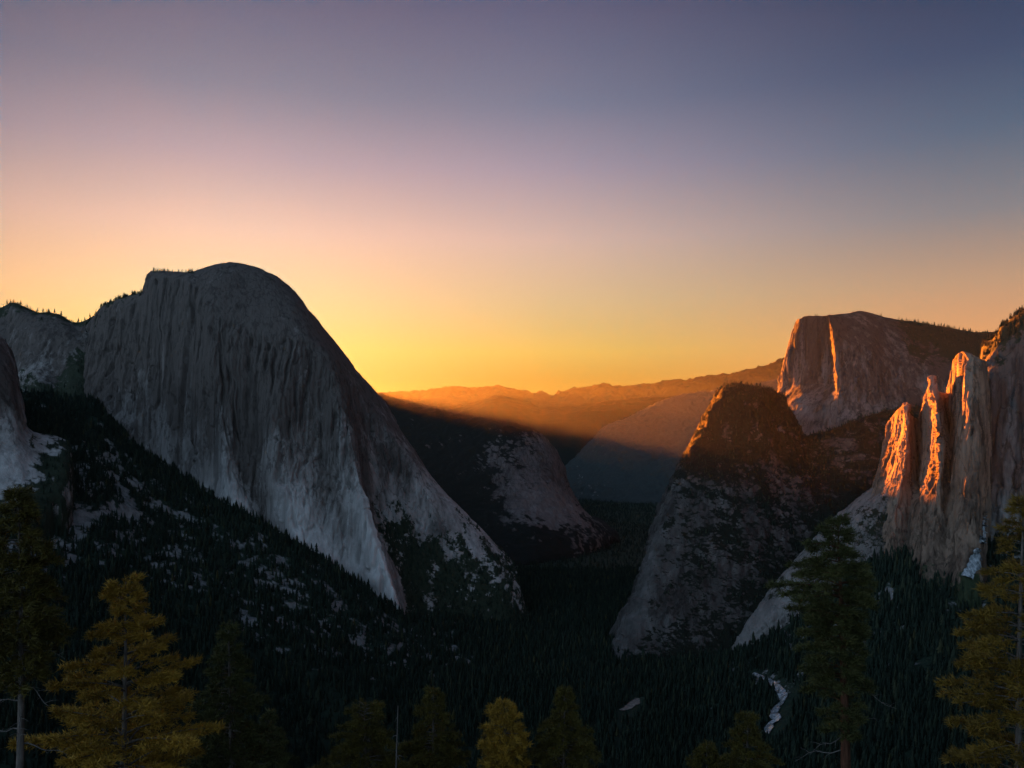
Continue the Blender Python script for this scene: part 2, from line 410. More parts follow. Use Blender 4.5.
    # ---- middle ridge closing the left of the valley
    cols = [
        [(180, 380, 6000, .8), (180, 410, 5700, .8), (180, 450, 5400, .8), (180, 500, 5100, .8), (180, 560, 4600, .9)],
        [(330, 394, 5900, .8), (330, 420, 5650, .8), (330, 460, 5400, .8), (330, 505, 5100, .8), (330, 565, 4500, .9)],
        [(390, 401, 5800, .8), (395, 425, 5600, .8), (400, 460, 5350, .8), (410, 510, 5000, .8), (430, 570, 4400, .9)],
        [(430, 409, 5700, .8), (436, 430, 5500, .8), (442, 466, 5250, .8), (452, 515, 4900, .8), (470, 578, 4350, .9)],
        [(470, 416, 5600, .8), (474, 432, 5400, .7), (480, 468, 5150, .6), (492, 512, 4900, .6), (510, 570, 4450, .9)],
        [(505, 421, 5500, .8), (504, 436, 5300, .55), (508, 468, 5120, .3), (522, 505, 4950, 0, .3), (545, 555, 4600, .9)],
        [(524, 426, 5480, .6), (524, 440, 5330, .4), (530, 468, 5180, .2, .1), (546, 504, 5020, 0.1, .4), (584, 553, 4850, .7, .1)],
        [(540, 434, 5550, .5), (543, 448, 5420, .3), (550, 472, 5280, .2), (568, 506, 5160, .15, .4), (606, 548, 5080, .75, .1)],
        [(549, 444, 5650, .3), (555, 458, 5560), (562, 478, 5450, .3), (582, 510, 5360, .3, .3), (614, 544, 5290, .8)],
        [(553, 452, 5900, .3), (560, 466, 5850), (567, 484, 5800, .5), (586, 514, 5720, .5, .1), (618, 540, 5640, .9)],
        [(545, 470, 6500, .5), (550, 480, 6500, .5), (556, 492, 6450, .5), (572, 508, 6400, .8), (606, 527, 6350, .9)],
    ]
    landform('ridge', [back(c, dd=400, basedd=1500) for c in cols], 420, [10, 25, 50, 70, 70, 50], M_FAR, amp=(30, 22, 16, 4), seed=21.0, sc=1.4, joint=(12, 70, 70, 160),
             flute=(60, 500), label='dark wooded ridge ending in a grey cliff above the valley')

    # ---- low ridge behind it catching the sun
    cols = [
        [(150, 380, 8200, 1.4), (150, 420, 7600, 1.4), (150, 520, 6900, 1.4)],
        [(360, 391, 8200, 1.4), (365, 420, 7600, 1.4), (370, 520, 6900, 1.4)],
        [(410, 404, 8100, 1.4), (415, 425, 7600, 1.4), (420, 525, 6900, 1.4)],
        [(450, 413, 8000, 1.4), (455, 430, 7600, 1.4), (460, 530, 6900, 1.4)],
        [(500, 422, 7800, 1.4), (505, 436, 7500, 1.4), (512, 530, 6900, 1.4)],
        [(540, 450, 7700, 1.4), (545, 460, 7500, 1.4), (556, 528, 7000, 1.4)],
        [(560, 500, 7600, 1.4), (565, 510, 7500, 1.4), (580, 530, 7100, 1.4)],
    ]
    landform('ridge', [back(c, dd=500, basedd=1800) for c in cols], 260, [8, 20, 40, 60], M_FAR, amp=(25, 8, 18, 4), seed=25.0, joint=(0,), flute=(90, 500),
             label='low wooded ridge showing as a bright rim over the darker ridge')

    # ---- far wall of the valley on the sunny side
    cols = [
        [(548, 490, 9872, 1.07), (550, 500, 9752, 1.07), (556, 512, 9632, 1.17), (566, 520, 9391, 1.22), (580, 530, 8909, 1.22)],
        [(566, 468, 10113, 0.97), (568, 480, 9812, 0.77), (574, 497, 9511, 0.77), (584, 512, 9150, 1.07), (600, 532, 8428, 1.22)],
        [(588, 448, 10234, 1.07), (591, 462, 9872, 0.87), (598, 482, 9451, 0.77, .1), (610, 505, 9030, 0.97, .2), (630, 536, 8187, 1.22)],
        [(606, 430, 10354, 1.17), (612, 446, 9933, 1.07), (622, 470, 9451, 0.97, .2), (640, 500, 8909, 0.97, .2), (660, 540, 7946, 1.22)],
        [(630, 419, 10474, 1.22), (638, 436, 9993, 1.17), (652, 465, 9391, 1.07), (670, 500, 8789, 1.07), (690, 542, 7826, 1.22)],
        [(655, 407, 10595, 1.22), (664, 426, 10113, 1.17), (680, 460, 9391, 1.07), (700, 500, 8668, 1.07), (720, 545, 7705, 1.22)],
        [(684, 398, 10715, 1.22), (694, 420, 10113, 1.17), (712, 460, 9270, 1.07), (730, 500, 8548, 1.07), (750, 545, 7705, 1.22)],
        [(720, 391, 10836, 1.22), (730, 415, 10113, 1.17), (750, 460, 9150, 1.07), (770, 500, 8548, 1.07), (790, 545, 7705, 1.22)],
        [(775, 384, 11076, 1.22), (785, 410, 10234, 1.17), (800, 460, 9150, 1.07), (820, 500, 8548, 1.07), (830, 545, 7705, 1.22)],
        [(960, 370, 11076, 1.22), (960, 410, 10234, 1.17), (960, 460, 9150, 1.07), (960, 500, 8548, 1.07), (960, 545, 7705, 1.22)],
    ]
    landform('ridge', [back(c, dd=700, basedd=2500) for c in cols], 420, [8, 20, 50, 60, 60, 50], M_WALL, amp=(70, 25, 45, 6), seed=31.0, sc=2.0, joint=(12, 70, 70, 160), flute=(120, 600),
             label='hazy wooded valley wall with its upper slopes glowing orange')

    # ---- far ranges
    def rng(pts, d, amp, seed, label, base_py=470, nu=420, run=2800, sc=6.0):
        cs = [[(px, py, d, 1.4), (px, py + 8, d - 500, 1.4), (px, base_py, d - run, 1.4)] for px, py in pts]
        landform('mountain_range', [back(c, dd=700, basedd=2600) for c in cs], nu, [6, 16, 26, 50], M_FAR, amp=amp, seed=seed, joint=(0,), sc=sc, flute=(200, 900), label=label)
    rng([(60, 395), (300, 396), (400, 401), (440, 409), (470, 405), (497, 397), (518, 400), (545, 408), (570, 407), (600, 403), (640, 400), (680, 398), (720, 395), (800, 390), (1000, 380)],
        12200, (14, 8, 45, 10), 41.0, 'hazy orange ridge with a low rounded hump over the valley end', base_py=450, run=900, sc=4.0)
    rng([(-400, 390), (60, 392), (250, 396), (380, 397), (410, 396), (428, 395), (440, 392), (456, 391), (470, 393), (495, 390), (510, 393), (530, 396), (552, 397), (575, 393), (592, 390),
         (604, 388), (620, 391), (650, 389), (680, 384), (705, 381), (730, 379), (752, 373), (770, 370), (790, 362), (820, 360), (1100, 356), (1300, 360)],
        22000, (90, 30, 210, 30), 47.0, 'farthest hazy mountain range with small peaks along the glowing skyline', base_py=452, nu=620)

    # ---- the dark buttress across the valley: veg is brush, partly shadow put into colour
    cols = [
        [(760, 400, 3700, .6), (745, 450, 3650, .5), (720, 500, 3600, .5), (700, 550, 3550, .5), (670, 600, 3480, .5), (648, 636, 3400, .6), (648, 660, 3300, .7)],
        [(742, 396, 3450, 1.), (718, 444, 3400, .9), (690, 494, 3300, .3), (668, 550, 3200, .2), (642, 600, 3050, .2), (622, 636, 2950, .4), (622, 660, 2850, .7)],
        [(721, 394, 3250, 1.), (694, 444, 3120, .9), (666, 496, 3000, .15), (647, 550, 2880, 0, .1), (631, 600, 2770, 0, .1), (612, 648, 2655, .1, .1), (610, 672, 2560, .8)],
        [(728, 389, 3200, 1.), (703, 440, 3050, .9), (678, 492, 2920, .4, .05), (658, 550, 2800, .12, .22), (643, 600, 2700, .1, .25), (626, 652, 2600, .15, .2), (625, 674, 2500, .8)],
        [(740, 387, 3160, .7), (724, 440, 3000, .7), (700, 492, 2870, .45), (684, 550, 2760, .42), (668, 600, 2670, .34, .05), (650, 655, 2570, .36, .05), (648, 676, 2480, .8)],
        [(752, 388, 3150, .75), (742, 436, 2990, .75), (728, 490, 2850, .55), (712, 550, 2730, .45), (698, 600, 2640, .4), (680, 656, 2540, .5), (678, 678, 2450, .9)],
        [(767, 391, 3190, .9), (766, 436, 3010, .75), (762, 490, 2860, .55), (750, 550, 2720, .45), (735, 600, 2620, .45), (716, 655, 2510, .7), (714, 678, 2420, .9)],
        [(780, 395, 3300, .9), (787, 440, 3080, .75), (790, 490, 2900, .5, .1), (785, 550, 2730, .55), (775, 600, 2600, .6), (760, 650, 2470, .8), (758, 678, 2400, .9)],
        [(806, 438, 3260, .7), (812, 456, 3120, .5), (820, 494, 2930, .55), (824, 545, 2750, .6), (818, 592, 2600, .7), (808, 640, 2450, .8), (806, 676, 2350, .9)],
        [(850, 426, 3260, .7), (855, 448, 3120, .4), (860, 490, 2930, .6), (864, 540, 2750, .7), (864, 590, 2600, .8), (860, 635, 2450, .8), (860, 676, 2350, .9)],
        [(900, 412, 3260, .7), (905, 446, 3120, .5), (910, 490, 2930, .6), (914, 540, 2750, .7), (914, 590, 2600, .8), (914, 640, 2450, .8), (914, 676, 2350, .9)],
        [(1060, 400, 3260, .7), (1060, 446, 3120, .5), (1060, 490, 2930, .6), (1060, 540, 2750, .7), (1060, 590, 2600, .8), (1060, 640, 2450, .8), (1060, 676, 2350, .9)],
    ]
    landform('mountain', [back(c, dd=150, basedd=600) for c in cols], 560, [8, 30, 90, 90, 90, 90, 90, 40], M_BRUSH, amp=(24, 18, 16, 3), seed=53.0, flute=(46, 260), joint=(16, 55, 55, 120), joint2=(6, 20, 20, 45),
             label='dark rugged buttress with brush covered ledges across the valley')

    # ---- sunlit dome behind the spires
    cols = [
        [(806, 330, 4200, .2), (800, 342, 4180), (796, 362, 4150), (792, 386, 4100), (790, 410, 4000, .1), (802, 440, 3850, .5), (802, 480, 3600, .8)],
        [(800, 319, 3750, .2), (794, 336, 3780), (787, 358, 3805), (780, 384, 3845), (779, 408, 3760, .45), (796, 434, 3580, .3), (798, 480, 3380, .8)],
        [(805, 316, 3715, .2), (799, 336, 3745), (793, 358, 3775), (787, 384, 3800), (786, 408, 3680, .3), (800, 436, 3490, .2), (802, 480, 3320, .8)],
        [(814, 316, 3700, .1), (811, 336, 3695), (809, 360, 3690), (806, 384, 3670), (803, 408, 3560, 0, .15), (810, 436, 3450, .2), (812, 480, 3300, .8)],
        [(823, 316, 3690, .1), (823, 334, 3650), (825, 360, 3640), (827, 382, 3600), (822, 406, 3480, 0, .15), (828, 434, 3400, .3), (830, 480, 3280, .8)],
        [(829, 315, 3620, .1), (831, 328, 3490), (835, 360, 3450), (838, 386, 3430), (837, 408, 3390, 0, .1), (842, 428, 3340, .3), (844, 480, 3220, .8)],
        [(846, 314, 3660, .1), (846, 340, 3460), (850, 362, 3425), (854, 386, 3400), (856, 404, 3375, .1), (862, 422, 3330, .5), (864, 480, 3200, .8)],
        [(860, 312, 3720, .1), (874, 354, 3440), (878, 372, 3410), (882, 390, 3385), (884, 404, 3360, .15), (890, 418, 3320, .5), (890, 480, 3200, .8)],
        [(880, 317, 3760, .1), (900, 368, 3440, .1), (905, 382, 3410), (908, 394, 3385), (912, 404, 3360, .2), (916, 414, 3320, .5), (918, 480, 3200, .8)],
        [(906, 322, 3800, .6), (930, 366, 3460, .25), (936, 378, 3420), (940, 392, 3390), (942, 404, 3360, .2), (946, 414, 3320, .5), (948, 480, 3200, .8)],
        [(940, 327, 3800, .9), (960, 356, 3500, .5), (964, 374, 3440, .2), (966, 390, 3400), (968, 404, 3360, .2), (970, 414, 3320, .5), (972, 480, 3200, .8)],
        [(980, 333, 3800, .9), (990, 356, 3520, .6), (990, 374, 3460, .3), (990, 390, 3420, .1), (990, 404, 3380, .2), (990, 414, 3320, .5), (990, 480, 3200, .8)],
        [(1120, 330, 3800, .9), (1120, 356, 3520, .6), (1120, 374, 3460, .3), (1120, 390, 3420, .1), (1120, 404, 3380, .2), (1120, 414, 3320, .5), (1120, 480, 3200, .8)],
    ]
    landform('mountain', [back(c, dd=300, basedd=900) for c in cols], 560, [8, 40, 80, 60, 60, 50, 50, 30], M_RED, amp=(8, 7, 4, 1.5), seed=59.0, height_tone=(0, 500, 0.05, -0.5), flute=(26, 300), joint=(4, 26, 26, 160),
             label='square topped grey dome with narrow sunlit strips on its cliff')

    # ---- the spires
    cols = [
        [(915, 450, 2560, .3), (900, 468, 2540), (890, 488, 2520), (880, 520, 2480, .1), (870, 560, 2420, .5), (870, 620, 2320, .8)],
        [(890, 446, 2340, .2), (882, 464, 2320), (875, 486, 2300), (868, 515, 2240, .1, .2), (862, 558, 2170, .5), (862, 620, 2080, .8)],
        [(893, 418, 2270), (886, 446, 2260), (879, 478, 2240), (873, 510, 2180, 0, .3), (868, 556, 2110, .3), (868, 620, 2040, .8)],
        [(907, 402, 2100), (907, 434, 2060), (904, 470, 2040), (896, 508, 2030, 0, .2), (890, 556, 2000, .3), (890, 615, 1940, .8)],
        [(912, 416, 2130), (914, 450, 2110), (914, 480, 2090), (910, 508, 2040), (906, 556, 1985, .3), (906, 612, 1930, .8)],
        [(918, 420, 2190), (919, 452, 2170), (920, 484, 2110), (920, 505, 1990), (918, 556, 1910, .2), (918, 610, 1860, .8)],
        [(921, 410, 2130), (922, 436, 2110), (922, 464, 2060), (924, 505, 1920), (924, 556, 1855, .2), (924, 609, 1805, .8)],
        [(931, 375, 1975), (938, 418, 1915), (941, 456, 1885), (938, 505, 1875), (934, 556, 1835, .2), (934, 608, 1785, .8)],
        [(937, 392, 2015), (944, 424, 1965), (947, 458, 1925), (947, 505, 1890), (945, 556, 1835, .1), (945, 606, 1775, .8)],
        [(948, 394, 2090), (950, 430, 2030), (952, 454, 1940), (953, 505, 1870), (953, 556, 1810, .1), (953, 604, 1750, .8)],
        [(951, 374, 2060), (953, 402, 1980), (956, 450, 1890), (957, 505, 1840), (957, 556, 1785, .1), (957, 603, 1730, .8)],
        [(963, 352, 1895), (967, 394, 1845), (968, 450, 1820), (968, 505, 1800), (967, 556, 1765, .1), (967, 602, 1705, .8)],
        [(974, 356, 1870, .1), (977, 400, 1835), (978, 450, 1810), (978, 505, 1790), (977, 556, 1765, .1), (977, 600, 1710, .8)],
        [(981, 361, 1900, .1), (984, 400, 1860), (984, 450, 1835), (983, 505, 1815), (982, 556, 1785), (982, 600, 1720, .8)],
        [(986, 376, 2030, .3), (988, 410, 2010), (988, 450, 1980), (987, 505, 1940), (986, 556, 1890), (986, 600, 1800, .8)],
        [(1000, 380, 2400, .3), (1000, 420, 2350), (1000, 460, 2300), (1000, 505, 2250), (1000, 556, 2200), (1000, 600, 2100, .8)],
    ]
    landform('cliff', [back(c, dd=60, basedd=300) for c in cols], 900, [8, 20, 100, 110, 110, 110, 60], M_SPIRE, amp=(4, 6.5, 2, 2.0), seed=67.0, height_tone=(-300, 200, -0.1, 0.05), flute=(15, 150), pillar=4, joint=(4.5, 30, 30, 320), joint2=(1.8, 10, 10, 120),
             label='cluster of sharp granite spires with sides lit fiery orange')

    # ---- the tall wall beside them
    cols = [
        [(1016, 336, 2500, .9), (1014, 380, 2450, .5), (1012, 430, 2400), (1010, 480, 2350), (1008, 530, 2300), (1006, 600, 2200, .6)],
        [(992, 341, 2140, 0.9), (988, 370, 2080, 0.35), (987, 430, 2050, 0.05), (986, 480, 2030, 0.1), (985, 535, 2000, 0.2), (984, 600, 1920, 0.7)],
        [(1000, 329, 2110, 0.9), (1000, 364, 2050, 0.35), (1000, 430, 2020, 0.05), (1000, 480, 2000, 0.1), (1000, 540, 1970, 0.2), (1000, 600, 1890, 0.7)],
        [(1010, 321, 2100, 0.9), (1010, 356, 2040, 0.35), (1010, 430, 2010, 0.05), (1010, 480, 1990, 0.1), (1010, 540, 1960, 0.2), (1010, 600, 1880, 0.7)],
        [(1026, 309, 2070, 0.9), (1026, 348, 2010, 0.35), (1026, 430, 1980, 0.05), (1026, 480, 1960, 0.1), (1026, 545, 1930, 0.2), (1026, 600, 1850, 0.7)],
        [(1080, 295, 2000, 0.9), (1080, 340, 1940, 0.35), (1080, 430, 1910, 0.05), (1080, 480, 1890, 0.1), (1080, 550, 1860, 0.2), (1080, 600, 1780, 0.7)],
        [(1200, 300, 2000, .7), (1200, 350, 1830), (1200, 430, 1780), (1200, 480, 1750), (1200, 550, 1700, .1), (1200, 600, 1640, .7)],
        [(1420, 320, 1900, .7), (1420, 360, 1700), (1420, 430, 1650), (1420, 480, 1620), (1420, 550, 1580, .1), (1420, 600, 1520, .7)],
    ]
    landform('cliff', [back(c, dd=200, basedd=600) for c in cols], 420, [8, 30, 70, 80, 80, 70, 40], M_DOME, amp=(9, 8, 4, 1.5), seed=71.0, height_tone=(-200, 200, 0.0, -0.7), flute=(30, 300),
             label='tall dark granite wall with conifers along its rim')

    # ---- pale slabs running down from the spires
    cols = [
        [(876, 486, 2420), (846, 512, 2480), (805, 552, 2520), (770, 600, 2520), (742, 640, 2500), (735, 665, 2480)],
        [(874, 486, 2290, .1, .2), (842, 511, 2340, .2, .4), (802, 551, 2380, .25, .4), (766, 598, 2390, .25, .4), (738, 638, 2390, .1, .5), (728, 662, 2380, .6)],
        [(884, 490, 2150, .2, .3), (856, 520, 2180, .3, .4), (816, 564, 2240, .34, .45), (776, 608, 2310, .32, .5), (744, 642, 2360, .1, .7), (734, 664, 2350, .6)],
        [(896, 505, 2060, .45, .1), (872, 540, 2080, .5, .1), (832, 584, 2150, .5, .2), (788, 622, 2250, .5, .4), (752, 650, 2320, .5, .5), (742, 668, 2300, .7)],
        [(906, 540, 2000, .4, .2), (882, 572, 2010, .6), (842, 608, 2080, .8), (796, 642, 2200, .8), (762, 664, 2270, .8), (752, 678, 2250, .9)],
    ]
    landform('cliff', cols, 260, [90, 110, 100, 90, 50], M_RED, amp=(16, 9, 7, 2.2), seed=77.0, joint=(7, 30, 30, 60), joint2=(3, 12, 12, 30), flute=(16, 120),
             label='long apron of pale polished slabs falling to the valley')

    # ---- forest slope under the spires
    cols = []
    for px, rows in [
        (640, [(668, 2500), (684, 2320), (705, 2110), (735, 1900), (830, 1520)]),
        (690, [(664, 2440), (682, 2290), (704, 2090), (734, 1880), (830, 1500)]),
        (742, [(652, 2330), (670, 2180), (694, 2000), (728, 1780), (830, 1430)]),
        (800, [(618, 2210), (642, 2060), (674, 1860), (716, 1640), (830, 1300)]),
        (850, [(580, 2090), (614, 1930), (652, 1750), (704, 1530), (830, 1210)]),
        (900, [(556, 2000), (594, 1840), (638, 1670), (696, 1450), (830, 1140)]),
        (950, [(554, 1960), (590, 1810), (634, 1640), (690, 1420), (830, 1100)]),
        (990, [(548, 1950), (586, 1790), (630, 1610), (686, 1400), (830, 1070)]),
        (1050, [(534, 1880), (578, 1720), (624, 1550), (680, 1350), (830, 1020)]),
        (1250, [(526, 1760), (570, 1600), (616, 1430), (680, 1230), (830, 930)]),
        (1500, [(520, 1650), (564, 1490), (610, 1330), (680, 1130), (830, 850)]),
    ]:
        cols.append([(px, py, d, (.5, .46, .5, .72, .9)[i], .3) for i, (py, d) in enumerate(rows)])
    landform('hillside', cols, 560, [80, 110, 120, 120], M_SLOPE, amp=(22, 4, 12, 2.5), seed=83.0, joint=(0,),
             label='dark forest slope beneath the granite spires')

    # ---- valley floor and the ground out to the horizon: one sheet
    def axis(segs):
        return np.concatenate([np.linspace(a, b, n, endpoint=False) for a, b, n in segs] + [[segs[-1][1]]])
    xs = axis([(-15500, -2500, 50), (-2500, -900, 40), (-900, 1500, 240), (1500, 3000, 30), (3000, 17500, 50)])
    ys = axis([(-1500, 30, 8), (30, 700, 40), (700, 3600, 260), (3600, 8000, 120), (8000, 24600, 90)])
    X, Y = np.meshgrid(xs, ys)
    p = np.stack([X.ravel(), Y.ravel(), np.zeros(X.size)], 1)
    z = FLOOR + 9 * fbm(p, 300, 4, off=91.0)
    # the shelf the photographer stands on, dropping away into the valley
    r = np.maximum(Y.ravel() - 6, 0)
    drop = np.interp(r, [0, 4, 12, 30, 60, 100, 250, 600, 1000, 1350], [0, -3.2, -13, -27, -43, -64, -165, -400, -600, -703])
    shelf = -1.75 + drop + 0.6 * fbm(p, 6, 3, off=95.0) * sstep(0, 5, r)
    k = sstep(1400, 1150, Y.ravel())
    z = k * np.maximum(shelf, FLOOR) + (1 - k) * z
    p[:, 2] = z
    vg = 0.9 + 0 * z
    o = mesh_obj('ground', p, grid_faces(len(ys), len(xs)), M_SLOPE, attrs={'veg': vg, 'pale': 0 * z})
    o['kind'] = 'structure'; o['label'] = 'dark wooded valley floor'
    n = grid_normals(p.reshape(*X.shape, 3))
    if n[..., 2].mean() < 0: n = -n
    LAND['ground'] = [(o, p.reshape(*X.shape, 3), n, vg.reshape(X.shape))]


exec_landforms()
print('land', round(time.time() - T0, 1))

# ================================================================== NEAR TREES
def foliage_mat(name, a, b):
    m, nt, bs = new_mat(name)
    co = nd(nt, 'ShaderNodeTexCoord').outputs['Object']
    n1 = noise_n(nt, mapped(nt, co, (0.7, 0.7, 0.9)), 1.0, 4, 0.7)
    c = ramp(nt, n1, [(0.32, a), (0.66, b)])
    nt.links.new(c, bs.inputs['Base Color'])
    bs.inputs['Roughness'].default_value = 0.65; bs.inputs['Specular IOR Level'].default_value = 0.2
    return m


def bark_mat(name, a, b):
    m, nt, bs = new_mat(name)
    co = nd(nt, 'ShaderNodeTexCoord').outputs['Object']
    n1 = noise_n(nt, mapped(nt, co, (7, 7, 1.2)), 1.0, 5, 0.7)
    nt.links.new(ramp(nt, n1, [(0.35, a), (0.68, b)]), bs.inputs['Base Color'])
    bs.inputs['Roughness'].default_value = 0.95; bs.inputs['Specular IOR Level'].default_value = 0.1
    bu = nd(nt, 'ShaderNodeBump'); bu.inputs['Distance'].default_value = 0.05
    nt.links.new(n1, bu.inputs['Height']); nt.links.new(bu.outputs[0], bs.inputs['Normal'])
    return m


M_GOLD = foliage_mat('golden needles', (0.125, 0.072, 0.009), (0.35, 0.198, 0.024))
M_TAN = foliage_mat('olive gold needles', (0.075, 0.046, 0.007), (0.185, 0.112, 0.015))
M_OLIVE = foliage_mat('olive needles', (0.036, 0.030, 0.006), (0.092, 0.073, 0.013))
M_DARK = foliage_mat('dark green needles', (0.026, 0.030, 0.009), (0.065, 0.064, 0.018))
M_BARK = bark_mat('grey brown bark', (0.05, 0.042, 0.036), (0.15, 0.13, 0.115))
M_REDBARK = bark_mat('red pine bark', (0.035, 0.016, 0.010), (0.10, 0.045, 0.028))
M_DEAD = bark_mat('bleached dead wood', (0.06, 0.054, 0.05), (0.16, 0.145, 0.135))


def tube(pts, rad, sides=6):
    """one tapered tube along pts (n,3) with radii (n,)"""
    pts = np.asarray(pts, float); n = len(pts)
    t = np.gradient(pts, axis=0); t /= np.linalg.norm(t, axis=1)[:, None] + 1e-9
    ref = np.array([0, 0, 1.0]) if abs(t[0, 2]) < 0.8 else np.array([1.0, 0, 0])
    a = np.cross(t, ref); a /= np.linalg.norm(a, axis=1)[:, None]; b = np.cross(t, a)
    th = np.linspace(0, 2 * np.pi, sides, endpoint=False)
    v = pts[:, None] + np.asarray(rad)[:, None, None] * (a[:, None] * np.cos(th)[None, :, None] + b[:, None] * np.sin(th)[None, :, None])
    i = np.arange(n - 1)[:, None] * sides + np.arange(sides)[None]
    j = np.arange(n - 1)[:, None] * sides + (np.arange(sides)[None] + 1) % sides
    f = np.stack([i, j, j + sides, i + sides], -1).reshape(-1, 4)
    return v.reshape(-1, 3), f


class Bag:
    def __init__(s): s.v, s.f, s.n = [], [], 0
    def add(s, v, f):
        s.v.append(v); s.f.append(np.asarray(f) + s.n); s.n += len(v)
    def obj(s, name, mat, parent=None, smooth=True):
        return mesh_obj(name, np.concatenate(s.v), np.concatenate(s.f), mat, parent, smooth)


def needles(pos, dirs, rng, length, width, k):
    """k pointed blades at each position, splayed about dirs"""
    m = len(pos) * k
    p = np.repeat(pos, k, 0); d = np.repeat(dirs, k, 0)
    d = d + rng.normal(size=(m, 3)) * 0.62; d /= np.linalg.norm(d, axis=1)[:, None]
    s = np.cross(d, rng.normal(size=(m, 3))); s /= np.linalg.norm(s, axis=1)[:, None] + 1e-9
    L = length * rng.uniform(0.6, 1.3, (m, 1)); W = width * rng.uniform(0.6, 1.3, (m, 1))
    a = p - s * W * 0.5; b = p + s * W * 0.5; c = p + d * L
    v = np.stack([a, b, c], 1).reshape(-1, 3)
    return v, np.arange(m * 3).reshape(-1, 3)


def ground_z(x, y):
    r = max(y - 6, 0)
    return -1.75 + float(np.interp(r, [0, 4, 12, 30, 60, 100, 250, 600, 1000, 1350], [0, -3.2, -13, -27, -43, -64, -165, -400, -600, -703]))


